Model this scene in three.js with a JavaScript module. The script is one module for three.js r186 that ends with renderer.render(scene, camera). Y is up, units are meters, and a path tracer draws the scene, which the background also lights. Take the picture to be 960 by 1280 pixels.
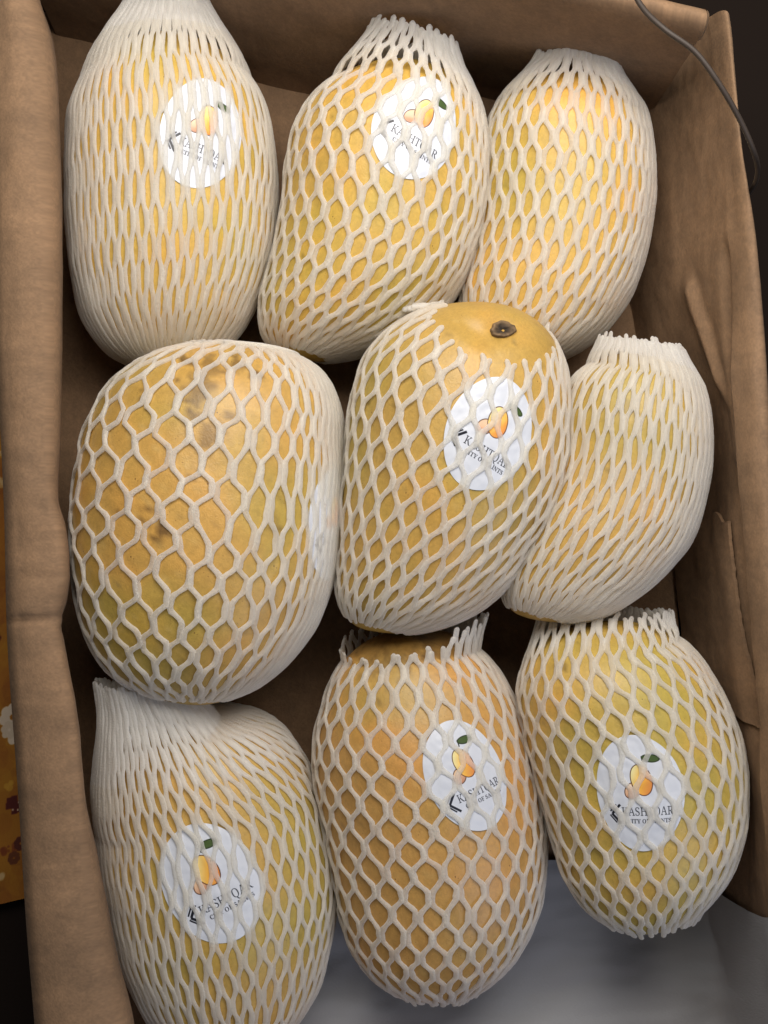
import * as THREE from 'three';
import { ImprovedNoise } from 'three/addons/math/ImprovedNoise.js';
import { mergeGeometries } from 'three/addons/utils/BufferGeometryUtils.js';
import { RectAreaLightUniformsLib } from 'three/addons/lights/RectAreaLightUniformsLib.js';

// ---------------------------------------------------------------- camera, light, exposure
const CAM_H = 0.50, F = 1456;                         // phone held half a metre over the floor of the box; focal length for a 1280-high frame
const scene = new THREE.Scene();
const camera = new THREE.PerspectiveCamera(2 * Math.atan(640 / F) * 180 / Math.PI, 0.75, 0.01, 20);
camera.position.set(0, CAM_H, 0);
camera.up.set(0, 0, -1);
camera.lookAt(0, 0, 0);

const renderer = new THREE.WebGLRenderer({ antialias: true });
renderer.setSize(768, 1024);
renderer.toneMapping = THREE.LinearToneMapping;
renderer.toneMappingExposure = 1.3;
renderer.shadowMap.enabled = true;
scene.background = new THREE.Color().setRGB(0.08, 0.081, 0.085);

RectAreaLightUniformsLib.init();
function areaLight(color, intensity, w, h, pos, target) {
  const l = new THREE.RectAreaLight(color, intensity, w, h);
  l.position.set(...pos); l.lookAt(...target);
  scene.add(l);
  return l;
}
areaLight(0xfff8f0, 7.2, 0.42, 0.24, [0.045, 0.41, -0.25], [0.02, 0.03, -0.03]);    // room lamp over the far right corner of the box
areaLight(0xdde6ff, 2.4, 0.5, 0.5, [0.60, 0.60, 0.55], [0.1, 0.03, 0.12]);       // cool daylight from a window on the near right

// ---------------------------------------------------------------- helpers
const noise = new ImprovedNoise();
const nz = (x, y, z) => noise.noise(x, y, z);
const fbm = (x, y, z) => nz(x, y, z) * 0.6 + nz(x * 2.1 + 7, y * 2.1, z * 2.1) * 0.3 + nz(x * 4.3, y * 4.3 + 3, z * 4.3) * 0.15;
let seed = 12345;
const rnd = () => { seed = (seed * 1664525 + 1013904223) >>> 0; return seed / 4294967296; };
const lerp = (a, b, t) => a + (b - a) * t, clamp = (x, a, b) => Math.min(b, Math.max(a, x));
const sstep = (a, b, x) => { const t = clamp((x - a) / (b - a), 0, 1); return t * t * (3 - 2 * t); };
const V = (x, y, z) => new THREE.Vector3(x, y, z);
// frame measure -> place: a point (x right, y down, on a 960 x 1280 grid) at height h (metres) over the box floor
const at = (x, y, h) => V((x - 480) * (CAM_H - h) / F, h, (y - 640) * (CAM_H - h) / F);
function tag(o, label, category, group) {
  o.userData.label = label;
  if (category) o.userData.category = category;
  if (group) o.userData.group = group;
  return o;
}
function mesh(name, geo, mat, parent) {
  const m = new THREE.Mesh(geo, mat);
  m.name = name; m.castShadow = m.receiveShadow = true;
  parent.add(m);
  return m;
}
function base(name, p) {
  const g = new THREE.Group();
  g.name = name; g.position.copy(p); scene.add(g);
  return g;
}
const local = (geo, g) => geo.translate(-g.position.x, -g.position.y, -g.position.z);
function gridGeo(nu, nv, fn, closeU = false) {          // fn(u, v) -> [Vector3, uvx, uvy, color?]
  const pos = [], uv = [], col = [], idx = [];
  for (let j = 0; j <= nv; j++) for (let i = 0; i <= nu; i++) {
    const [p, a, b, c] = fn(i / nu, j / nv);
    pos.push(p.x, p.y, p.z); uv.push(a, b);
    if (c) col.push(c[0], c[1], c[2]);
  }
  for (let j = 0; j < nv; j++) for (let i = 0; i < nu; i++) {
    const a = j * (nu + 1) + i, b = a + 1, c = a + nu + 1, d = c + 1;
    idx.push(a, c, b, b, c, d);
  }
  const g = new THREE.BufferGeometry();
  g.setAttribute('position', new THREE.Float32BufferAttribute(pos, 3));
  g.setAttribute('uv', new THREE.Float32BufferAttribute(uv, 2));
  if (col.length) g.setAttribute('color', new THREE.Float32BufferAttribute(col, 3));
  g.setIndex(idx);
  g.computeVertexNormals();
  if (closeU) {                                          // weld the normals across the seam
    const n = g.attributes.normal;
    for (let j = 0; j <= nv; j++) {
      const a = j * (nu + 1), b = a + nu;
      const v = V(n.getX(a) + n.getX(b), n.getY(a) + n.getY(b), n.getZ(a) + n.getZ(b)).normalize();
      n.setXYZ(a, v.x, v.y, v.z); n.setXYZ(b, v.x, v.y, v.z);
    }
  }
  return g;
}
// a curve through given values: pts = [[y, x], ...]
function curve(pts) {
  return (y) => {
    if (y <= pts[0][0]) return pts[0][1] + (y - pts[0][0]) * (pts[1][1] - pts[0][1]) / (pts[1][0] - pts[0][0]);
    for (let i = 1; i < pts.length; i++) if (y <= pts[i][0]) {
      const p0 = pts[Math.max(0, i - 2)], p1 = pts[i - 1], p2 = pts[i], p3 = pts[Math.min(pts.length - 1, i + 1)];
      const d = p2[0] - p1[0], t = (y - p1[0]) / d;
      const m1 = (p2[1] - p0[1]) / (p2[0] - p0[0]) * d, m2 = (p3[1] - p1[1]) / (p3[0] - p1[0]) * d;
      const t2 = t * t, t3 = t2 * t;
      return (2 * t3 - 3 * t2 + 1) * p1[1] + (t3 - 2 * t2 + t) * m1 + (-2 * t3 + 3 * t2) * p2[1] + (t3 - t2) * m2;
    }
    const n = pts.length - 1;
    return pts[n][1] + (y - pts[n][0]) * (pts[n][1] - pts[n - 1][1]) / (pts[n][0] - pts[n - 1][0]);
  };
}

// ---------------------------------------------------------------- textures
function dataTex(n, fn, srgb, repeat) {
  const d = new Uint8Array(n * n * 4);
  for (let y = 0; y < n; y++) for (let x = 0; x < n; x++) {
    const c = fn(x / n, y / n), k = (y * n + x) * 4;
    for (let i = 0; i < 3; i++) d[k + i] = clamp(c[i] * 255, 0, 255);
    d[k + 3] = 255;
  }
  const t = new THREE.DataTexture(d, n, n);
  t.wrapS = t.wrapT = THREE.RepeatWrapping; t.magFilter = THREE.LinearFilter; t.minFilter = THREE.LinearMipmapLinearFilter; t.generateMipmaps = true;
  if (srgb) t.colorSpace = THREE.SRGBColorSpace;
  if (repeat) t.repeat.set(...repeat);
  t.needsUpdate = true;
  return t;
}
// periodic value noise so that tiles join
function makePNoise(period, s) {
  const tab = []; let q = s;
  for (let i = 0; i < period * period; i++) { q = (q * 1664525 + 1013904223) >>> 0; tab.push(q / 4294967296); }
  return (u, v) => {
    const x = u * period, y = v * period, xi = Math.floor(x), yi = Math.floor(y), fx = x - xi, fy = y - yi;
    const g = (a, b) => tab[(((b % period) + period) % period) * period + (((a % period) + period) % period)];
    const sx = fx * fx * (3 - 2 * fx), sy = fy * fy * (3 - 2 * fy);
    return lerp(lerp(g(xi, yi), g(xi + 1, yi), sx), lerp(g(xi, yi + 1), g(xi + 1, yi + 1), sx), sy);
  };
}
const p8 = makePNoise(8, 1), p24 = makePNoise(24, 2), p64 = makePNoise(64, 3), p160 = makePNoise(160, 4), p256 = makePNoise(256, 5);
const foamBump = dataTex(256, (u, v) => { const g = 0.45 * p24(u, v) + 0.35 * p64(u, v) + 0.2 * p160(u, v); return [g, g, g]; }, false);      // uv: 1 = 12 mm
const foamRough = dataTex(256, (u, v) => { const g = 0.45 + 0.5 * p64(v, u) * p160(v, u) * 2; return [g, g, g]; }, false);
const cardMap = dataTex(512, (u, v) => {                                                                           // uv: 1 = 12 cm
  const flecks = p256(u, v) * 0.10 + p160(u, v) * 0.08 + p64(u, v) * 0.06 + p24(u, v) * 0.09 + p8(u, v) * 0.10;
  const fibre = 0.05 * p64(u, v * 0.125);
  const k = 0.80 + flecks + fibre;
  return [0.475 * k, 0.374 * k, 0.276 * k];
}, true);
const cardBump = dataTex(512, (u, v) => { const g = 0.4 * p256(u, v) + 0.3 * p64(u, v) + 0.3 * p24(u, v); return [g, g, g]; }, false);
const skinBump = dataTex(256, (u, v) => { const g = 0.5 * p64(u, v) + 0.3 * p160(u, v) + 0.2 * p24(u, v); return [g, g, g]; }, false);
const skinMap = (() => {                                 // fine pale lenticels and a few brown pinpricks; uv: 1 = about 2 cm
  const dots = []; for (let i = 0; i < 150; i++) dots.push([rnd(), rnd(), 0.004 + 0.009 * rnd() ** 2, rnd() < 0.82 ? 1 : -1, 0.4 + 0.6 * rnd()]);
  const n = 384, a = new Float32Array(n * n);
  for (const [x, y, q, sg, w] of dots) { const k = Math.ceil(q * n);
    for (let j = -k; j <= k; j++) for (let i = -k; i <= k; i++) { const e = Math.hypot(i, j) / (q * n); if (e < 1) { const X = ((Math.round(x * n) + i) % n + n) % n, Y = ((Math.round(y * n) + j) % n + n) % n; a[Y * n + X] += sg * w * (1 - e * e); } } }
  return dataTex(n, (u, v) => { const d = clamp(a[Math.floor(v * n) * n + Math.floor(u * n)], -1, 1), k = 0.93 + 0.05 * (p64(u, v) - 0.5) + 0.06 * (p24(u, v) - 0.5); return d > 0 ? [Math.min(1, k + 0.07 * d), Math.min(1, k + 0.07 * d), Math.min(1, k + 0.1 * d)] : [k + 0.42 * d, k + 0.48 * d, k + 0.5 * d]; }, true);
})();
const weaveBump = dataTex(256, (u, v) => { const g = 0.5 + 0.2 * Math.sin(u * Math.PI * 2 * 60) * Math.sin(v * Math.PI * 2 * 60) + 0.3 * (p64(u, v) - 0.5); return [g, g, g]; }, false);

// ---------------------------------------------------------------- materials
const M = {
  card: new THREE.MeshStandardMaterial({ map: cardMap, roughness: 0.85, bumpMap: cardBump, bumpScale: 0.00012, side: THREE.DoubleSide }),
  cardEdge: new THREE.MeshStandardMaterial({ map: cardMap, color: 0xe8ddd0, roughness: 0.95, bumpMap: cardBump, bumpScale: 0.0004, side: THREE.DoubleSide }),
  foam: new THREE.MeshPhysicalMaterial({ color: new THREE.Color().setRGB(0.99, 0.968, 0.912), roughness: 0.84, transmission: 0.77, sheen: 0.8, sheenRoughness: 0.5, sheenColor: 0xffffff, thickness: 0, bumpMap: foamBump, bumpScale: 0.00035, clearcoat: 0.6, clearcoatRoughness: 0.3, side: THREE.DoubleSide }),  // white foam, with warm bounce light from the fruit tinted into its colour
  foamPale: new THREE.MeshPhysicalMaterial({ color: new THREE.Color().setRGB(0.99, 0.977, 0.945), roughness: 0.84, transmission: 0.73, sheen: 0.8, sheenRoughness: 0.5, sheenColor: 0xffffff, thickness: 0, bumpMap: foamBump, bumpScale: 0.00035, clearcoat: 0.6, clearcoatRoughness: 0.3, side: THREE.DoubleSide }),   // gathered end: same foam with less fruit bounce light put into the colour
  skin: new THREE.MeshPhysicalMaterial({ vertexColors: true, roughness: 0.46, bumpMap: skinBump, bumpScale: 0.00009, map: skinMap, clearcoat: 0.15, clearcoatRoughness: 0.45 }),
  scar: new THREE.MeshStandardMaterial({ vertexColors: true, roughness: 0.9 }),
  cord: new THREE.MeshStandardMaterial({ color: new THREE.Color().setRGB(0.035, 0.024, 0.017), roughness: 0.6 }),
  ground: new THREE.MeshPhysicalMaterial({ color: new THREE.Color().setRGB(0.012, 0.008, 0.006), roughness: 1, specularIntensity: 0.25, bumpMap: cardBump, bumpScale: 0.0002 }),
};

// ---------------------------------------------------------------- ground
const ground = mesh('ground', gridGeo(4, 4, (u, v) => [V((u - 0.5) * 3, -0.012, (v - 0.5) * 3), u * 20, v * 20]), M.ground, scene);
ground.userData.kind = 'structure';

// ---------------------------------------------------------------- cardboard box
const box = base('cardboard_box', V(0, -0.004, 0));
tag(box, 'open brown cardboard box packed with nine mangoes in white foam nets', 'box');
const bmesh = (name, geo, mat = M.card) => mesh(name, local(geo, box), mat, box);
const planar = (p, s = 8.3) => [p.x * s + p.y * s * 0.3, p.z * s + p.y * s];
const RIM = 0.086;
{ // floor of the box: a sheet with thickness
  const f = (off) => (u, v) => { const x0 = lerp(lerp(-0.148, -0.142, v), lerp(0.112, 0.140, v), u), zb = lerp(-0.215, -0.166, clamp((x0 + 0.148) / 0.26, 0, 1)); return [V(x0, off, lerp(zb, 0.25, v)), u * 2.6, v * 4]; };
  bmesh('base_panel', mergeGeometries([gridGeo(4, 8, f(0)), gridGeo(4, 8, f(-0.004))]));
}
{ // left wall: a folded double wall with a broad rounded rim, dented where it bulges towards the fruit
  const outer = curve([[-200, -14], [0, -6], [300, -2], [430, 0], [500, 5], [640, 12], [800, 16], [1000, 30], [1160, 40], [1280, 50], [1500, 66]]);
  const inner = curve([[-200, 36], [-30, 46], [0, 50], [60, 69], [200, 77], [400, 79], [560, 76], [625, 73], [655, 82], [700, 87], [750, 84], [778, 75], [800, 80], [900, 97], [1000, 107], [1060, 121], [1200, 150], [1280, 170], [1500, 190]]);
  const crest = curve([[-200, 18], [0, 36], [100, 44], [300, 54], [600, 60], [660, 70], [720, 76], [772, 66], [900, 90], [1100, 104], [1280, 122], [1500, 140]]);
  const wall = gridGeo(22, 260, (u, v) => {
    const y = lerp(-160, 1450, v), xo = outer(y), xi = inner(y), xc = crest(y), w = u * 22;
    const dent = 0.0012 * fbm(y * 0.02, u * 2, 1.5);
    const crease = -0.002 * Math.exp(-(((y - 776) / 5) ** 2)) - 0.0008 * Math.exp(-(((y - 722) / 5) ** 2));
    let p;
    if (w <= 5) { p = at(xo, y, RIM - 0.004); p.x -= 0.002 + 0.022 * (1 - w / 5); p.y = lerp(-0.004, RIM - 0.004, w / 5); }
    else if (w <= 14) { const t = (w - 5) / 9; p = at(lerp(xo, xc, t), y, RIM - 0.003 * (2 * t - 1) ** 2 * (t < 0.5 ? 1 : 0.5)); p.y += dent + crease; }
    else { const t = (w - 14) / 8, r = at(xi, y, RIM - 0.016), c = at(xc, y, RIM - 0.0015);
      if (t < 0.4) { const q = t / 0.4; p = c.clone().lerp(r, q); p.x += 0.002 * Math.sin(q * Math.PI); p.y += 0.003 * Math.sin(q * Math.PI) + dent + crease; }
      else { const q = (t - 0.4) / 0.6; p = V(r.x - 0.034 * q ** 0.8, lerp(r.y, 0.0005, q), r.z); } }
    return [p, p.z * 8.3, (p.x + p.y) * 8.3];
  });
  bmesh('left_wall', wall);
}
// back wall: inner face in shade, folded rim along the top
const BACK = 0.106;
const backRim = (x) => lerp(-118, 36, (x - 250) / 645);
{
  const pt = (x, h) => { const p = at(x, backRim(x), BACK); p.y = h; return p; };
  const g = gridGeo(80, 30, (u, v) => {
    const x = lerp(-40, 884, u), w = v * 30;
    let p;
    if (w <= 14) { p = pt(x, lerp(0, BACK - 0.012, w / 14)); p.z += 0.0012 * fbm(u * 8, v * 6, 3) + 0.0010 * Math.sin(p.y * 240) * nz(u * 5, v * 9, 1) + (0.002 + 0.017 * (1 - sstep(380, 640, x))) * (1 - w / 14); }
    else if (w <= 24) { const a = (w - 14) / 10 * Math.PI; p = pt(x, BACK - 0.012); p.z -= 0.0045 * (1 - Math.cos(a)) - 0.0006; p.y += 0.012 * Math.sin(a) ** 0.8 + 0.0006 * nz(u * 20, 0, 5); }
    else { p = pt(x, lerp(BACK - 0.012, -0.004, (w - 24) / 6)); p.z -= 0.009; }
    return [p, p.x * 8.3, (p.y + p.z) * 8.3];
  });
  bmesh('back_wall', g);
  // closed round end of the folded rim at the right corner
  const cap = gridGeo(16, 8, (u, v) => {
    const a = u * Math.PI, r = 1 - v, p = pt(884, BACK - 0.012);
    p.z -= 0.0045 * (1 - r * Math.cos(a)); p.y += 0.012 * r * Math.sin(a); p.x += 0.0022 * Math.sqrt(1 - r * r) + 0.00005;
    return [p, p.z * 8.3, p.y * 8.3];
  });
  bmesh('rim_end', cap);
}
// right wall: inner face, rolled rim
const rOut = curve([[20, 911], [40, 914], [180, 926], [300, 945], [420, 956], [560, 964], [800, 978], [1000, 992], [1150, 1003], [1500, 1030]]);
const rIn = curve([[20, 886], [60, 893], [200, 908], [300, 914], [380, 916], [450, 917], [560, 922], [700, 932], [900, 948], [1100, 962], [1500, 992]]);
const rBow = (y) => 0.0035 * Math.exp(-(((y - 330) / 120) ** 2)) - 0.004 * Math.exp(-(((y - 520) / 110) ** 2));
const rLean = curve([[0, 0.026], [300, 0.022], [450, 0.014], [600, 0.008], [900, 0.006], [1050, 0.004], [1300, 0.002]]);
const rFace = (y, h) => {                                // the inner face of the right wall
  const top = at(rIn(y), y, RIM - 0.010), t = 1 - h / (RIM - 0.010);
  const x = top.x - 0.0005 - rLean(y) * t + 0.004 * Math.sin(Math.PI * clamp(t, 0, 1)) - rBow(y) * Math.sin(Math.PI * clamp(1 - t, 0, 1));
  const d = h - lerp(0.049, 0.062, (y - 335) / 165), env = sstep(318, 350, y) * (1 - sstep(455, 515, y));
  const fold = 0.0036 * env * (d > 0 ? Math.exp(-((d / 0.0022) ** 2)) : Math.exp(-((d / 0.0065) ** 2)));           // pressed-up fold
  const d2 = h - lerp(0.072, 0.069, (y - 300) / 200), groove = 0.0028 * sstep(285, 330, y) * (1 - sstep(470, 540, y)) * Math.exp(-((d2 / 0.0025) ** 2));
  const d3 = h - 0.067, dent = 0.0045 * sstep(560, 640, y) * (1 - sstep(900, 980, y)) * Math.exp(-((d3 / 0.006) ** 2));
  return V(x + 0.0011 * fbm(y * 0.012, h * 60, 9) - fold + groove + dent, h, top.z);
};
{
  const g = gridGeo(98, 300, (u, v) => {
    const y = lerp(22, 1440, v), w = u * 98 - 64;
    let p;
    if (w <= 16) p = rFace(y, lerp(0, RIM - 0.010, (w + 64) / 80));
    else if (w <= 28) {
      const t = (w - 16) / 12, a = at(rIn(y), y, RIM - 0.010), b = at(rOut(y), y, RIM - 0.004);
      p = a.lerp(b, t); p.y += 0.0058 * Math.sin(Math.PI * t) ** 0.7 + 0.0008 * fbm(y * 0.02, t * 3, 4);
    } else { const b = at(rOut(y), y, RIM - 0.004); p = V(b.x + 0.0003, lerp(b.y, -0.004, (w - 28) / 6), b.z); }
    return [p, p.z * 8.3, (p.x + p.y) * 8.3];
  });
  bmesh('right_wall', g);
  // torn inner layer standing a little off the wall, lower half
  const tornTop = (h) => 647 + 7 * Math.sin(h * 260) + 5 * nz(h * 150, 1, 1);
  const torn = (off) => (u, v) => {
    const hTop = 0.058 + 0.010 * v, h = lerp(0.004, hTop + 0.0007 * nz(v * 30, 2, 2), u), y = lerp(tornTop(h), 895 + 20 * u, v);
    const p = rFace(y, h); p.x -= off + 0.0012 * u * Math.sin(Math.PI * v);
    return [p, p.z * 8.3, p.y * 8.3 + 0.3];
  };
  const front = gridGeo(24, 60, torn(0.0020)), rear = gridGeo(24, 60, torn(0.0008));
  const edgeT = gridGeo(24, 2, (u, v) => torn(lerp(0.0020, 0.0008, v))(u, 0)), edgeS = gridGeo(2, 60, (u, v) => torn(lerp(0.0020, 0.0008, u))(1, v));
  const torn1 = bmesh('torn_layer', mergeGeometries([front, rear, edgeT, edgeS]));
  torn1.userData.label = 'torn inner layer of cardboard lifting off the right wall';
}
{ // near wall, below the frame
  const g = new THREE.BoxGeometry(0.345, RIM - 0.002, 0.006); g.translate(0.004, (RIM - 0.002) / 2 - 0.004, 0.249);
  bmesh('front_wall', g);
}

// ---------------------------------------------------------------- grey sheet lining the near end
{
  const sheet = base('liner_sheet', at(700, 1200, 0.004));
  tag(sheet, 'grey-blue soft sheet lying on the box floor below the lowest mangoes', 'sheet');
  const mat = new THREE.MeshStandardMaterial({ color: new THREE.Color().setRGB(0.35, 0.355, 0.37), roughness: 0.75, bumpMap: weaveBump, bumpScale: 0.0002, side: THREE.DoubleSide });
  const f = (off) => (u, v) => {
    const x = lerp(330, 1000, u), edge = x < 860 ? 1075 : 1075 + 72 * sstep(850, 970, x);
    const y = lerp(edge, 1400, v), climb = sstep(862, 985, x);
    let h = 0.004 + 0.076 * climb * climb + 0.012 * sstep(1150, 1300, y) * (1 - climb) + 0.004 * fbm(x * 0.006 + y * 0.004, y * 0.011, 2) + 0.0022 * Math.sin((y * 0.9 - x * 0.3) * 0.026 + 1.8 * nz(x * 0.005, y * 0.005, 7)) * sstep(1085, 1180, y) + 0.0007 * nz(x * 0.012, y * 0.05, 5);
    h = Math.max(0.0015, h);
    const p = at(x, y, h + off); p.x = Math.min(p.x, rFace(Math.min(y, 1400), h).x - 0.001);
    return [p, u * 5, v * 3];
  };
  mesh('sheet', local(mergeGeometries([gridGeo(110, 70, f(0)), gridGeo(110, 70, f(-0.0006))]), sheet), mat, sheet);
}

// ---------------------------------------------------------------- printed cloth on the ground at the left
{
  const cv = document.createElement('canvas'); cv.width = 256; cv.height = 768;
  const c = cv.getContext('2d');
  c.fillStyle = '#b07a1c'; c.fillRect(0, 0, 256, 768);
  for (let i = 0; i < 700; i++) { c.fillStyle = ['rgba(150,85,15,0.18)', 'rgba(205,160,40,0.16)', 'rgba(120,60,12,0.14)'][i % 3]; c.beginPath(); c.arc(rnd() * 256, rnd() * 768, 4 + rnd() * 20, 0, 7); c.fill(); }
  const flower = (x, y, r, col, n) => { c.fillStyle = col; for (let i = 0; i < n; i++) { const a = i / n * 6.283 + 0.3; c.beginPath(); c.arc(x + Math.cos(a) * r * 0.6, y + Math.sin(a) * r * 0.6, r * 0.42, 0, 7); c.fill(); } };
  const motif = (x, y) => { c.save(); c.translate(x, y); c.scale(0.6, 0.6); c.translate(-x, -y); c.fillStyle = '#5a1710'; for (const [a, b] of [[0, 0], [12, 0], [-12, 0], [0, 12], [0, -12], [10, 10], [-10, -10]]) c.fillRect(x + a - 7, y + b - 7, 13, 13); c.fillStyle = '#e7dcc8'; for (const [a, b] of [[7, -6], [-6, 7], [5, 9]]) c.fillRect(x + a, y + b, 4, 4); c.restore(); };
  for (let i = 0; i < 90; i++) { c.fillStyle = ['rgba(96,34,12,0.7)', 'rgba(214,172,60,0.7)', 'rgba(130,62,14,0.7)', 'rgba(226,206,160,0.55)'][i % 4]; const x = rnd() * 256, y = rnd() * 768; for (let q = 0; q < 5; q++) { c.beginPath(); c.arc(x + rnd() * 12 - 6, y + rnd() * 12 - 6, 1.5 + rnd() * 3.5, 0, 7); c.fill(); } }
  flower(203, 545, 17, '#e9e4dc', 7); flower(210, 566, 15, '#e9e4dc', 6); flower(199, 560, 11, '#dcd6cc', 6);
  motif(206, 652); flower(214, 700, 9, '#5a2412', 8); flower(226, 712, 8, '#4c1c10', 7); flower(205, 716, 8, '#6d3a14', 7);
  flower(206, 120, 16, '#6a2a10', 7); flower(214, 190, 14, '#5a1d10', 7); flower(216, 300, 12, '#6a2a10', 8); flower(208, 395, 12, '#5a1d10', 7); flower(218, 460, 9, '#e0d6c4', 6);
  const t = new THREE.CanvasTexture(cv); t.colorSpace = THREE.SRGBColorSpace;
  const cloth = base('printed_cloth', at(0, 780, 0));
  tag(cloth, 'ochre yellow floral cloth on the ground beside the left wall of the box', 'cloth');
  const f = (off) => (u, v) => { const x = lerp(-190, 62, u), y = lerp(330, 1180 - 60 * u, v); const p = at(x, y, off + 0.002 * fbm(u * 3, v * 9, 1)); p.y -= 0.006; return [p, u, 1 - v]; };
  mesh('fabric', local(mergeGeometries([gridGeo(30, 90, f(0)), gridGeo(30, 90, f(-0.001))]), cloth), new THREE.MeshStandardMaterial({ map: t, color: 0xcdbfae, roughness: 0.9, bumpMap: weaveBump, bumpScale: 0.0002, side: THREE.DoubleSide }), cloth);
}

// ---------------------------------------------------------------- cord over the corner
{
  const pts = [at(770, -70, 0.125), at(800, 5, 0.132), at(830, 36, 0.136), at(868, 64, 0.136), at(897, 102, 0.134), at(925, 150, 0.128), at(943, 192, 0.12), at(946, 222, 0.095), at(930, 250, 0.05), at(925, 262, 0.0)];
  const cord = base('thin_cord', at(925, 262, -0.01));
  tag(cord, 'thin brown cord hanging loosely over the top right corner of the box', 'cord');
  mesh('cord', local(new THREE.TubeGeometry(new THREE.CatmullRomCurve3(pts), 120, 0.0009, 8), cord), M.cord, cord);
}

// ---------------------------------------------------------------- sticker print
function stickerTexture(variant) {
  const W = 360, H = 480, cv = document.createElement('canvas'); cv.width = W; cv.height = H;
  const c = cv.getContext('2d');
  c.fillStyle = '#c6cad2'; c.fillRect(0, 0, W, H);
  // small fruit behind, main fruit, leaf
  const fruit = (x, y, rx, ry, rot, c0, c1, c2) => {
    c.save(); c.translate(x, y); c.rotate(rot); c.beginPath(); c.ellipse(0, 0, rx, ry, 0, 0, Math.PI * 2);
    const g = c.createLinearGradient(-rx, -ry * 0.3, rx, ry * 0.6); g.addColorStop(0, c0); g.addColorStop(0.5, c1); g.addColorStop(1, c2);
    c.fillStyle = g; c.fill(); c.lineWidth = 3.5; c.strokeStyle = '#4a2a18'; c.stroke(); c.restore();
  };
  fruit(148, 226, 28, 36, 0.7, '#dcc0a0', '#cfa585', '#a8755a');
  fruit(188, 184, 42, 64, -0.18, '#ded49a', '#e2a844', '#cf7c40');
  c.strokeStyle = '#262a18'; c.lineWidth = 5; c.beginPath(); c.moveTo(200, 116); c.quadraticCurveTo(204, 100, 200, 88); c.stroke();
  c.save(); c.translate(236, 98); c.rotate(0.12); c.beginPath(); c.ellipse(0, 0, 36, 15, 0, 0, 7); c.fillStyle = '#3f5226'; c.fill(); c.lineWidth = 4; c.strokeStyle = '#1d2712'; c.stroke(); c.restore();
  // chevron emblem
  c.strokeStyle = '#14161f'; c.lineCap = 'butt';
  for (const [x0, y0, x1, y1] of [[92, 284, 58, 322], [76, 284, 50, 313], [56, 322, 92, 364], [48, 328, 74, 360]]) { c.lineWidth = x0 > 80 || x1 > 80 ? 10 : 6; c.beginPath(); c.moveTo(x0, y0); c.lineTo(x1, y1); c.stroke(); }
  c.fillStyle = '#14161f'; c.textAlign = 'left'; c.textBaseline = 'alphabetic';
  c.font = '50px serif'; c.save(); c.translate(96, 330); const w1 = c.measureText('KASHTQAR').width; c.scale(212 / w1, 1); c.fillText('KASHTQAR', 0, 0); c.restore();
  c.font = 'bold 25px serif'; c.save(); c.translate(118, 362); const w2 = c.measureText('CITY OF SAINTS').width; c.scale(182 / w2, 1); c.fillText('CITY OF SAINTS', 0, 0); c.restore();
  const t = new THREE.CanvasTexture(cv); t.colorSpace = THREE.SRGBColorSpace; t.anisotropy = 4;
  return t;
}
const paperBump = dataTex(128, (u, v) => { const g = 0.7 * p8(u, v) + 0.3 * p24(u, v); return [g, g, g]; }, false);
const stickerMat = new THREE.MeshPhysicalMaterial({ map: stickerTexture(), roughness: 0.42, bumpMap: paperBump, bumpScale: 0.0003, side: THREE.DoubleSide });

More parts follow.
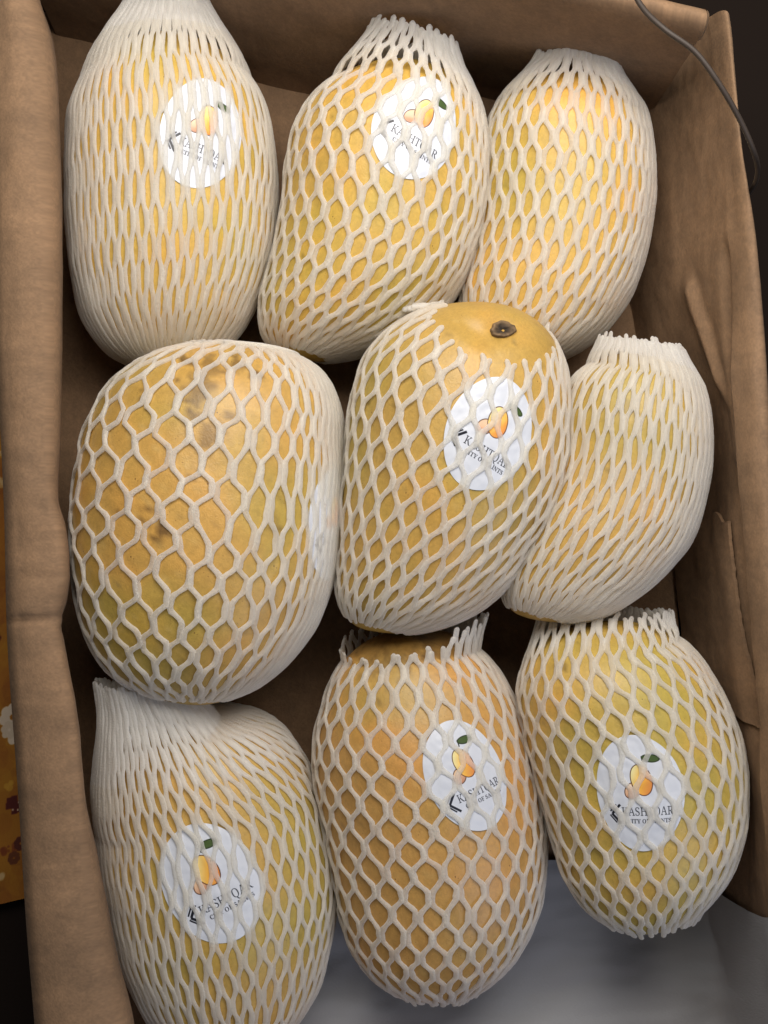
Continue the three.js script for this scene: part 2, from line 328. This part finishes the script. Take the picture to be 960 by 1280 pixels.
// ---------------------------------------------------------------- fruit bodies
class Body {
  constructor(d) {
    Object.assign(this, d);
    const grow = -5.0, cx = d.out.reduce((s, p) => s + p[0], 0) / d.out.length, cy = d.out.reduce((s, p) => s + p[1], 0) / d.out.length;
    const c = new THREE.CatmullRomCurve3(d.out.map(([x, y]) => { const l = Math.hypot(x - cx, y - cy); return V(cx + (x - cx) * (1 + grow / l), cy + (y - cy) * (1 + grow / l), 0); }), true, 'centripetal');
    const pts = c.getPoints(500), a = d.tilt * Math.PI / 180;
    this.ax = [Math.sin(a), -Math.cos(a)]; this.pn = [Math.cos(a), Math.sin(a)];   // axis (towards the stem end) and its right-hand perpendicular, in frame measure
    const q = pts.map((p) => [p.x * this.ax[0] + p.y * this.ax[1], p.x * this.pn[0] + p.y * this.pn[1]]);
    this.t0 = Math.min(...q.map((p) => p[0])); this.t1 = Math.max(...q.map((p) => p[0]));
    const N = this.N = 240; this.lo = []; this.hi = [];
    for (let i = 0; i <= N; i++) {
      const t = lerp(this.t0 + 0.02, this.t1 - 0.02, i / N); let lo = 1e9, hi = -1e9;
      for (let k = 0; k < q.length - 1; k++) { const [a0, n0] = q[k], [a1, n1] = q[k + 1];
        if ((a0 - t) * (a1 - t) <= 0 && a0 !== a1) { const n = lerp(n0, n1, (t - a0) / (a1 - a0)); lo = Math.min(lo, n); hi = Math.max(hi, n); } }
      this.lo.push(lo); this.hi.push(hi);
    }
  }
  prof(s) { const f = clamp(s, 0, 1) * this.N, i = Math.min(this.N - 1, Math.floor(f)), k = f - i; const lo = lerp(this.lo[i], this.lo[i + 1], k), hi = lerp(this.hi[i], this.hi[i + 1], k); return [(lo + hi) / 2, (hi - lo) / 2]; }
  height(s) { return lerp(this.h0, this.h1, s); }
  // ring at s: centre, sideways vector, upward vector (metres)
  ring(s, gap = 0) {
    const [mid, w] = this.prof(s), t = lerp(this.t0, this.t1, s), h = this.height(s), k = (CAM_H - h) / F;
    const x = t * this.ax[0] + mid * this.pn[0], y = t * this.ax[1] + mid * this.pn[1], W = w * k + gap;
    return { c: at(x, y, h), X: V(this.pn[0] * W, 0, this.pn[1] * W), U: V(0, w * k * this.flat + gap, 0) };
  }
  point(phi, s, gap = 0) { const r = this.ring(s, gap); return r.c.addScaledVector(r.X, Math.cos(phi)).addScaledVector(r.U, Math.sin(phi)); }
  find(px0, py0) {                                        // which (angle, s) of the skin shows at a point of the frame
    let px = px0, py = py0, a = [1.57, 0.5];
    for (let i = 0; i < 4; i++) { a = this.find1(px, py); const p = this.point(...a), k = (CAM_H - p.y) / (CAM_H - this.height(a[1])); px = 480 + (px0 - 480) * k; py = 640 + (py0 - 640) * k; }
    return a;
  }
  find1(px, py) { const t = px * this.ax[0] + py * this.ax[1], n = px * this.pn[0] + py * this.pn[1], s = (t - this.t0) / (this.t1 - this.t0), [m, w] = this.prof(s); return [Math.acos(clamp((n - m) / w, -0.995, 0.995)), s]; }
  pushOut(p, gap) {                                       // keeps a strand of the net on the outside of the fruit
    let h = p.y, s = 0;
    for (let i = 0; i < 2; i++) { const k = F / (CAM_H - h), px = p.x * k + 480, py = p.z * k + 640; s = (px * this.ax[0] + py * this.ax[1] - this.t0) / (this.t1 - this.t0); h = this.height(clamp(s, 0, 1)); }
    if (s <= 0 || s >= 1) return p;
    const r = this.ring(s, gap), d = p.clone().sub(r.c), xl = r.X.length(), a = d.dot(r.X) / (xl * xl), b = d.y / r.U.y, e = Math.hypot(a, b);
    if (e < 1 && e > 1e-4) { p.copy(r.c).addScaledVector(r.X, a / e).addScaledVector(V(0, r.U.y, 0), b / e); }
    return p;
  }
}
const R_STRAND = 0.00112;
function buildMango(d) {
  const b = new Body(d), m = b.ring(0.5).c, g = base('mango', V(m.x, Math.max(0.001, m.y - b.ring(0.5).U.y), m.z));
  tag(g, d.label, 'mango', 'mangoes packed in the box');
  const base3 = d.col, spots = d.spots ?? [], o = d.seed * 17.3;
  const skin = gridGeo(132, 110, (u, v) => {
    const s = 0.5 - 0.5 * Math.cos(Math.PI * v), phi = -u * Math.PI * 2, p = b.point(phi, s);
    const q = fbm(p.x * 38 + o, p.y * 38, p.z * 38), q2 = nz(p.x * 300 + o, p.y * 300, p.z * 300), q3 = fbm(p.x * 16 + o, p.y * 16 + 5, p.z * 16);
    let c = base3.slice();
    const gr = clamp(0.35 + q3 * 2.4 + d.green, 0, 1) * 0.75, wm = clamp(q * 1.6, 0, 1);
    c = [c[0] * (1 - 0.24 * gr), c[1] * (1 - 0.03 * gr), c[2] * (1 - 0.3 * gr)];
    c = [c[0] * (1 + 0.06 * wm), c[1] * (1 - 0.08 * wm), c[2] * (1 - 0.2 * wm)];
    const k = 1 + 0.16 * q + 0.10 * q2; c = c.map((x) => x * k);
    const q4 = nz(p.x * 520 + o, p.y * 520, p.z * 520); if (q4 > 0.38) c = [lerp(c[0], 0.62, (q4 - 0.38) * 1.2), lerp(c[1], 0.44, (q4 - 0.38) * 1.2), lerp(c[2], 0.16, (q4 - 0.38) * 1.2)];
    if (q2 > 0.42) c = c.map((x) => x * (1 - (q2 - 0.42) * 1.2));
    for (const [sx, sy, r, dk] of spots) {                // brown blotches: skin blemishes, and the darker cap of the orange mango
      const f = F / (CAM_H - p.y), dx = p.x * f + 480 - sx, dy = p.z * f + 640 - sy, dd = Math.hypot(dx, dy) / r * (1 + 0.8 * nz(dx * 0.10, dy * 0.10, o) + 0.5 * nz(dx * 0.33, dy * 0.33, o));
      if (dd < 1 && Math.sin(phi) > 0) { const w = sstep(0, 0.55, 1 - dd) * dk * 0.8; c = [lerp(c[0], 0.085, w), lerp(c[1], 0.040, w), lerp(c[2], 0.012, w)]; }
    }
    p.addScaledVector(p.clone().sub(b.ring(s).c).normalize(), 0.0009 * q * Math.sin(Math.PI * s));
    if (d.dimple) {                                       // stem end: a shallow hollow with soft shoulders
      const f = F / (CAM_H - p.y), dx = p.x * f + 480 - d.dimple[0], dy = p.z * f + 640 - d.dimple[1];
      p.y -= 0.004 * Math.exp(-(dx * dx / 900 + dy * dy / 260)) * (Math.sin(phi) > -0.2 ? 1 : 0);
      p.y -= 0.0022 * Math.exp(-(((dx + 42 - dy * 0.9) / 15) ** 2) - (dy / 22) ** 2) * (Math.sin(phi) > -0.2 ? 1 : 0);
    }
    return [p, u * 12, v * 8, c];
  }, true);
  mesh('skin', local(skin, g), M.skin, g);
  if (d.scar) {
    const [sx, sy, r] = d.scar, [phi, s] = b.find(sx, sy), c0 = b.point(phi, s);
    const scar = gridGeo(28, 9, (u, v) => {
      const a = -u * Math.PI * 2, rr = v * r * (1 + 0.22 * nz(Math.cos(a) * 2, Math.sin(a) * 2, 3)), k = (CAM_H - c0.y) / F;
      const px = sx + Math.cos(a) * rr * 1.25, py = sy + Math.sin(a) * rr * 0.8, [p2, s2] = b.find(px, py), q = b.point(p2, s2);
      q.y += d.dimple ? -0.004 * Math.exp(-((px - d.dimple[0]) ** 2 / 900 + (py - d.dimple[1]) ** 2 / 260)) : 0;
      q.y += 0.0012 + 0.0009 * Math.sin(Math.PI * clamp((v - 0.45) / 0.55, 0, 1)) - 0.0012 * (1 - sstep(0, 0.5, v)) - 0.0022 * sstep(0.9, 1, v) + 0.0008 * nz(px * 0.2, py * 0.2, 4);
      const t = sstep(0.3, 0.8, v);
      const n = 0.7 + 0.6 * nz(px * 0.25, py * 0.25, 8);
      return [q, u, v, [lerp(0.05, 0.22, t) * n, lerp(0.033, 0.14, t) * n, lerp(0.02, 0.07, t) * n]];
    }, true);
    mesh('stem_scar', local(scar, g), M.scar, g);
  }
  if (d.sticker) {
    const [sx, sy, rot, wd = 0.0308, ht = 0.0418] = d.sticker, [phi0, s0] = b.find(sx, sy), e = 0.002;
    const p0 = b.point(phi0, s0), lp = b.point(phi0 + e, s0).sub(p0).length() / e, ls = b.point(phi0, s0 + e).sub(p0).length() / e, a = rot * Math.PI / 180;
    const sheet = (gap, R = 1) => (u, v) => {
      const th = u * Math.PI * 2, x = v * Math.cos(th) * R, y = v * Math.sin(th) * R;
      const mx = x * wd / 2, my = y * ht / 2, X = mx * Math.cos(a) - my * Math.sin(a), Y = mx * Math.sin(a) + my * Math.cos(a);
      const p = b.point(phi0 - X / lp, s0 - Y / ls, gap + 0.0001 * nz(x * 3 + d.seed, y * 3, 2) + 0.00025 * nz(X * 380 + o, Y * 380, 1));
      return [p, 0.5 + x * 0.5, 0.5 - y * 0.5];
    };
    const skirt = gridGeo(72, 1, (u, v) => sheet(lerp(0.00045, 0.0001, v))(u, 1));
    mesh('sticker', local(mergeGeometries([gridGeo(72, 22, sheet(0.00045)), skirt]), g), stickerMat, g).userData.label = 'oval white paper sticker with a printed mango and black lettering';
  }
  return b;
}

// ---------------------------------------------------------------- foam net sleeves: welded zigzag strands
function buildSleeve(b, d) {
  const n = d.net, mid = b.ring(0.5), g = base('foam_net_sleeve', V(mid.c.x, Math.max(0.001, mid.c.y - mid.U.y - 0.002), mid.c.z));
  tag(g, n.label, 'foam net', 'white foam net sleeves on the mangoes');
  const gap = R_STRAND * 0.48, rings = [];
  for (let i = 0; i <= 70; i++) rings.push(b.ring(lerp(n.s0 ?? 0.02, n.s1, i / 70), gap));
  const NF = n.foot ? 6 : 0;
  for (let i = 1; i <= NF; i++) {                         // loose lower hem that stands off the tip of the fruit
    const r = b.ring(n.s0, gap), t = i / NF, k = 1 - 0.16 * t;
    r.c.add(V(-b.ax[0], 0, -b.ax[1]).multiplyScalar(n.foot * t)); r.X.multiplyScalar(k); r.U.multiplyScalar(k);
    rings.unshift(r);
  }
  const [L, R, h, dep] = n.collar, cl = at(...L, h), cr = at(...R, h), C = cl.clone().add(cr).multiplyScalar(0.5), X = cr.clone().sub(cl).multiplyScalar(0.5), U = V(0, dep, 0);
  const last = rings[70 + NF];
  const NC = 26;
  for (let i = 1; i <= NC; i++) {
    const t = i / NC, e = t * t * (3 - 2 * t), q = lerp(t, e, 0.55);
    rings.push({ c: last.c.clone().lerp(C, t), X: last.X.clone().lerp(X, q), U: last.U.clone().lerp(U, q) });
  }
  // arc length along the sleeve
  const len = [0];
  for (let i = 1; i < rings.length; i++) {
    const a = rings[i - 1], c = rings[i]; let l = 0;
    for (const f of [0, 1.57, 3.14]) { const p = a.c.clone().addScaledVector(a.X, Math.cos(f)).addScaledVector(a.U, Math.sin(f)), q = c.c.clone().addScaledVector(c.X, Math.cos(f)).addScaledVector(c.U, Math.sin(f)); l += p.distanceTo(q) / 3; }
    len.push(len[i - 1] + l);
  }
  const total = len[len.length - 1], collarAt = len[70 + NF];
  const ringAt = (l) => {
    l = clamp(l, 0, total); let i = 1; while (i < len.length - 1 && len[i] < l) i++;
    const t = (l - len[i - 1]) / (len[i] - len[i - 1] || 1), a = rings[i - 1], c = rings[i];
    return { c: a.c.clone().lerp(c.c, t), X: a.X.clone().lerp(c.X, t), U: a.U.clone().lerp(c.U, t) };
  };
  const M0 = 2 * Math.round((n.strands ?? 52) * 0.66), P = n.pitch ?? 0.0083, per = 8, RAD = 7, sep = 0.00062;
  const ringCache = []; const RN = 400; for (let i = 0; i <= RN; i++) ringCache.push(ringAt(total * i / RN));
  const fastRing = (l) => ringCache[clamp(Math.round(l / total * RN), 0, RN)];
  const lerpRing = (l) => { const f = clamp(l / total, 0, 1) * RN, i = Math.min(RN - 1, Math.floor(f)), t = f - i, a = ringCache[i], c = ringCache[i + 1]; return { c: a.c.clone().lerp(c.c, t), X: a.X.clone().lerp(c.X, t), U: a.U.clone().lerp(c.U, t) }; };
  const ph = (n.sparse ?? 90) * Math.PI / 180, am = n.bunch ?? 0.25, turn = n.turn ?? 0;
  const phiOf = (k) => { const th = (k / M0) * Math.PI * 2; return th + turn + am * Math.sin(th + turn - ph); };
  const dens = (k) => 1 + am * Math.cos((k / M0) * Math.PI * 2 + turn - ph);
  const parts = { netting: { pos: [], nor: [], uv: [], idx: [] }, open_end: { pos: [], nor: [], uv: [], idx: [] } };
  const o = d.seed * 9.7;
  for (let k = 0; k < M0; k++) {
    const sgn = k % 2 ? -1 : 1, phi0 = phiOf(k), front = Math.max(0, Math.sin(phi0)), back = Math.max(0, -Math.sin(phi0));
    let lEnd = total - (n.cut ?? 0) * front ** (n.cutPow ?? 1) - (n.cutSide ? n.cutSide * Math.max(0, Math.cos(phi0 - (n.cutDir ?? 180) * Math.PI / 180)) : 0) - rnd() * (n.fray ?? 0.0032);
    const lStart = rnd() * (n.foot ? 0.005 : 0.003) + (n.footCut ?? 0) * back;
    const steps = Math.ceil((lEnd - lStart) / P * per), c0 = [];
    for (let i = 0; i <= steps; i++) {
      const l = lStart + (lEnd - lStart) * i / steps;
      const rr = fastRing(l), rm = (rr.X.length() + rr.U.y) / 2, delta = Math.PI * 2 * rm / M0 * dens(k);
      const wob = (n.wob ?? 0.55) * fbm(Math.cos(phi0) * 1.2 + o, Math.sin(phi0) * 1.2, l * 26) + (n.skew ?? 0) * Math.cos(phi0 - (n.skewDir ?? 0) * Math.PI / 180);
      const sig = l / P + wob;
      const f = clamp((n.hex ?? 1.22) * 1.12 * Math.sin(Math.PI * sig), -1, 1), e = Math.min(0.46, sep / delta);
      let kk = k + sgn * f * (0.5 - e) + (n.wob ?? 0.55) * fbm(Math.cos(phi0) * 1.6 + o + 4, Math.sin(phi0) * 1.6, l * 34) + 0.16 * nz(k * 1.7 + o, l * 120, 3);
      let phi = phiOf(kk) + (n.twist ?? 0) * (l / total - 0.5);
      const ring = lerpRing(l), lift = 0.0009 * Math.max(0, nz(Math.cos(phi) * 3 + o, Math.sin(phi) * 3, l * 60)) + (n.lift ?? 0) * sstep(0.6, 1, l / total);
      const p = ring.c.clone().addScaledVector(ring.X, Math.cos(phi)).addScaledVector(ring.U, Math.sin(phi));
      b.pushOut(p, gap);
      const out = V(0, 0, 0).addScaledVector(ring.X, Math.cos(phi) / ring.X.lengthSq()).addScaledVector(ring.U, Math.sin(phi) / ring.U.lengthSq()).normalize();
      const fr = sstep(0.5, 1, (l - collarAt) / (total - collarAt)); p.addScaledVector(out, 0.002 * fr * nz(Math.cos(phi) * 2.2 + o, Math.sin(phi) * 2.2, 5) + 0.0008 * fr * nz(k * 0.9, l * 90, 2) + lift + (sgn * 0.00012));
      if (p.y < 0.0014) p.y = 0.0014;
      c0.push([p, out, l, 0.80 + 0.30 * Math.abs(f)]);
    }
    const isCollar = (l) => l > collarAt + (total - collarAt) * 0.35;
    let split = c0.findIndex((q) => isCollar(q[2])); if (split < 0) split = c0.length - 1;
    for (const [name, i0, i1] of [['netting', 0, split], ['open_end', split, c0.length - 1]]) {
      if (i1 - i0 < 1) continue;
      const T = parts[name], rowStart = T.pos.length / 3; let rows = 0;
      const ring1 = (p, tan, out, r1, r2, l, nsign) => {
        const bi = tan.clone().cross(out).normalize(), no = bi.clone().cross(tan).normalize();
        for (let q = 0; q < RAD; q++) {
          const a = q / RAD * Math.PI * 2, cx = Math.cos(a), sy = Math.sin(a);
          T.pos.push(p.x + bi.x * cx * r1 + no.x * sy * r2, p.y + bi.y * cx * r1 + no.y * sy * r2, p.z + bi.z * cx * r1 + no.z * sy * r2);
          const N = bi.clone().multiplyScalar(cx / r1).addScaledVector(no, sy / r2).normalize();
          if (nsign) N.multiplyScalar(0.4).addScaledVector(tan, nsign).normalize();
          T.nor.push(N.x, N.y, N.z);
          T.uv.push(l / 0.012 + k * 0.37, q / RAD * 0.55);
        }
        rows++;
      };
      for (let i = i0; i <= i1; i++) {
        const [p, out, l] = c0[i], tan = c0[Math.min(c0.length - 1, i + 1)][0].clone().sub(c0[Math.max(0, i - 1)][0]).normalize();
        const jit = 1 + 0.16 * nz(k * 3.1 + o, l * 420, 6) + 0.10 * nz(k * 5.3, l * 1100, o), r1 = R_STRAND * jit * c0[i][3] * (n.thick ?? 1), r2 = R_STRAND * 0.56 * jit * (n.thick ?? 1);
        if (i === 0) ring1(p.clone().addScaledVector(tan, -r1 * 0.7), tan, out, r1 * 0.35, r2 * 0.35, l, -1);
        ring1(p, tan, out, r1, r2, l, 0);
        if (i === c0.length - 1) ring1(p.clone().addScaledVector(tan, r1 * 0.7), tan, out, r1 * 0.35, r2 * 0.35, l, 1);
      }
      for (let j = 0; j < rows - 1; j++) for (let q = 0; q < RAD; q++) {
        const a = rowStart + j * RAD + q, bq = rowStart + j * RAD + (q + 1) % RAD;
        T.idx.push(a, a + RAD, bq, bq, a + RAD, bq + RAD);
      }
    }
  }
  for (const [name, T] of Object.entries(parts)) {
    if (!T.pos.length) continue;
    const geo = new THREE.BufferGeometry();
    geo.setAttribute('position', new THREE.Float32BufferAttribute(T.pos, 3));
    geo.setAttribute('normal', new THREE.Float32BufferAttribute(T.nor, 3));
    geo.setAttribute('uv', new THREE.Float32BufferAttribute(T.uv, 2));
    geo.setIndex(T.idx);
    mesh(name, local(geo, g), name === 'open_end' ? M.foamPale : M.foam, g);
  }
}

// ---------------------------------------------------------------- the nine fruits
const YEL = [0.61, 0.385, 0.076], ORA = [0.54, 0.30, 0.08], OCH = [0.53, 0.33, 0.076];
const FRUITS = [
  { seed: 1, tilt: -3, h0: 0.030, h1: 0.042, flat: 0.92, col: YEL, green: -0.05,
    out: [[205, 40], [160, 52], [112, 90], [90, 140], [83, 200], [83, 250], [86, 310], [93, 360], [108, 410], [140, 450], [205, 470], [262, 455], [300, 420], [325, 375], [342, 320], [348, 250], [346, 190], [330, 120], [295, 75], [250, 48]],
    sticker: [254, 165, 20],
    label: 'mango at the far left corner, its sticker half hidden under dense netting',
    net: { collar: [[168, -28], [248, -28], 0.055, 0.007], s1: 0.86, thick: 0.9, strands: 92, hex: 1.12, sparse: 45, bunch: 0.34, pitch: 0.0108, turn: 0.1, skew: 0.3, skewDir: 180,
      label: 'foam net with a long neck on the mango at the far left corner' } },
  { seed: 2, tilt: 15, h0: 0.032, h1: 0.046, flat: 0.94, col: YEL, green: -0.2,
    out: [[498, 76], [450, 84], [400, 112], [370, 150], [356, 200], [350, 250], [342, 300], [330, 350], [322, 385], [328, 425], [355, 450], [405, 456], [455, 448], [505, 430], [550, 398], [580, 360], [600, 310], [612, 260], [614, 200], [608, 150], [588, 112], [548, 84]],
    sticker: [521, 154, 15],
    label: 'bright yellow mango with a sticker, middle of the far row',
    net: { collar: [[468, 24], [572, 58], 0.058, 0.010], s1: 0.87, strands: 62, hex: 1.4, sparse: 150, bunch: 0.52, turn: 0, skew: 0.2,
      label: 'foam net with open honeycomb holes around the middle mango of the far row' } },
  { seed: 3, tilt: 8, h0: 0.030, h1: 0.044, flat: 0.92, col: [0.67, 0.41, 0.085], green: -0.35,
    out: [[715, 96], [665, 100], [628, 118], [606, 155], [598, 210], [592, 270], [584, 320], [574, 370], [578, 420], [610, 455], [665, 462], [715, 448], [755, 420], [785, 380], [806, 330], [817, 270], [819, 210], [810, 155], [792, 122], [760, 102]],
    label: 'golden mango without a sticker at the far right corner',
    net: { collar: [[675, 64], [772, 76], 0.056, 0.010], s1: 0.87, strands: 68, hex: 1.3, sparse: 158, bunch: 0.56, turn: 0.05,
      label: 'foam net on the golden mango at the far right corner' } },
  { seed: 4, tilt: 4, h0: 0.052, h1: 0.054, flat: 0.86, col: [0.55, 0.325, 0.076], green: -0.1,
    spots: [[250, 490, 26, 0.8], [262, 545, 22, 0.65], [204, 664, 15, 1], [264, 458, 18, 0.7], [298, 456, 13, 0.8], [322, 470, 10, 1], [244, 520, 12, 0.8], [180, 500, 8, 0.8], [188, 636, 8, 0.8], [290, 520, 7, 0.9], [150, 640, 6, 0.8], [212, 560, 6, 0.8], [234, 452, 9, 0.9], [346, 662, 11, 0.7], [240, 600, 5, 0.9], [310, 560, 5, 0.9]],
    out: [[290, 422], [235, 428], [180, 446], [136, 480], [110, 525], [96, 580], [89, 640], [90, 700], [97, 755], [112, 805], [140, 845], [190, 874], [255, 885], [312, 868], [356, 838], [390, 795], [414, 745], [427, 690], [431, 620], [431, 560], [426, 505], [402, 460], [350, 432]],
    sticker: [415, 655, 0],
    label: 'large blotched mango with brown marks at the left, middle row',
    net: { fray: 0.006, collar: [[296, 440], [372, 456], 0.034, 0.014], s1: 0.975, strands: 50, hex: 1.4, sparse: 192, bunch: 0.66, pitch: 0.0098, turn: 0, skew: 0.8, skewDir: 0, thick: 0.96, wob: 0.95,
      label: 'widely stretched foam net around the blotched mango at the left' } },
  { seed: 5, tilt: 13, h0: 0.052, h1: 0.062, flat: 0.88, col: OCH, green: -0.15,
    out: [[590, 374], [535, 382], [490, 405], [456, 440], [438, 490], [430, 540], [425, 590], [421, 650], [419, 705], [420, 750], [440, 785], [490, 796], [545, 790], [598, 768], [640, 732], [670, 692], [694, 650], [710, 605], [716, 550], [714, 490], [703, 440], [678, 402], [640, 380]],
    sticker: [613, 542, 18], dimple: [630, 410], scar: [630, 410, 14],
    label: 'mango in the centre with bare skin and stem scar showing at its top',
    net: { collar: [[498, 388], [690, 392], 0.055, 0.026], s1: 0.955, strands: 59, hex: 1.08, sparse: 145, bunch: 0.50, cut: 0.036, cutPow: 1.1, fray: 0.003, turn: 0.0, skew: 0.4, skewDir: 0, twist: -0.45,
      label: 'foam net slipped down from the top of the central mango' } },
  { seed: 6, tilt: 14, h0: 0.052, h1: 0.060, flat: 0.92, col: OCH, green: -0.2,
    spots: [[782, 512, 14, 0.4]],
    out: [[800, 436], [755, 442], [718, 466], [698, 505], [688, 555], [672, 605], [650, 650], [632, 695], [624, 735], [638, 768], [690, 782], [750, 775], [802, 745], [840, 710], [868, 668], [885, 610], [890, 560], [885, 505], [868, 462], [840, 440]],
    label: 'mango at the right wall, middle row, mostly covered by tight white strands',
    net: { collar: [[752, 416], [855, 436], 0.062, 0.010], s1: 0.90, thick: 0.86, strands: 80, hex: 1.15, sparse: 160, bunch: 0.62, pitch: 0.0088, turn: 0,
      label: 'tight foam net with a straight cut top beside the right wall, middle row' } },
  { seed: 7, tilt: -8, h0: 0.036, h1: 0.034, flat: 0.92, col: OCH, green: -0.2,
    out: [[245, 880], [190, 892], [150, 920], [130, 960], [122, 1020], [125, 1080], [134, 1130], [148, 1190], [172, 1245], [210, 1300], [265, 1335], [320, 1328], [365, 1290], [398, 1240], [416, 1180], [424, 1110], [416, 1050], [400, 990], [376, 935], [345, 898], [300, 880]],
    sticker: [264, 1105, -18, 0.036, 0.045],
    label: 'mango at the near left corner with a sticker under thick white strands',
    net: { collar: [[118, 850], [246, 864], 0.050, 0.013], s1: 0.70, thick: 0.9, strands: 92, hex: 1.12, sparse: 18, bunch: 0.60, s0: 0.06, foot: 0.006, pitch: 0.0090, turn: 0.1, skew: 0.3, skewDir: 180,
      label: 'foam net with a wide white collar on the mango at the near left corner' } },
  { seed: 8, tilt: -5, h0: 0.034, h1: 0.040, flat: 0.92, col: ORA, green: -0.4,
    spots: [[500, 806, 46, 0.6], [548, 796, 40, 0.75], [470, 820, 26, 0.5]],
    out: [[505, 782], [455, 798], [420, 832], [400, 880], [389, 930], [392, 985], [402, 1040], [412, 1095], [424, 1150], [446, 1200], [485, 1236], [545, 1252], [600, 1236], [640, 1202], [668, 1155], [682, 1100], [685, 1040], [678, 980], [664, 920], [640, 860], [605, 812], [560, 786]],
    sticker: [584, 970, -14],
    label: 'orange mango with a clear sticker, middle of the near row',
    net: { collar: [[424, 792], [606, 764], 0.046, 0.022], s1: 0.93, strands: 53, hex: 1.2, sparse: 142, bunch: 0.46, s0: 0.03, foot: 0.003, cut: 0.001, cutSide: 0.010, cutDir: 130, fray: 0.005, turn: 0, skew: 0.2, skewDir: 0,
      label: 'foam net open at the top around the orange mango of the near row' } },
  { seed: 9, tilt: -12, h0: 0.055, h1: 0.050, flat: 0.92, col: [0.58, 0.37, 0.082], green: 0.0,
    spots: [[707, 955, 10, 0.6], [705, 832, 7, 0.6]],
    out: [[750, 772], [700, 784], [664, 812], [646, 855], [650, 905], [660, 950], [672, 1000], [688, 1050], [704, 1100], [735, 1142], [780, 1166], [830, 1162], [875, 1136], [905, 1098], [926, 1050], [933, 995], [930, 940], [915, 890], [890, 840], [855, 798], [805, 775]],
    sticker: [801, 992, 8],
    label: 'greenish yellow mango with a clear sticker at the near right corner',
    net: { collar: [[678, 760], [838, 764], 0.044, 0.014], s1: 0.90, strands: 58, hex: 1.12, sparse: 142, bunch: 0.50, turn: 0, pitch: 0.0078, s0: 0.05, foot: 0.004, skew: 0.2, skewDir: 0,
      label: 'foam net with a frayed lower edge on the greenish mango at the near right' } },
];
for (const d of FRUITS) buildSleeve(buildMango(d), d);

renderer.render(scene, camera);
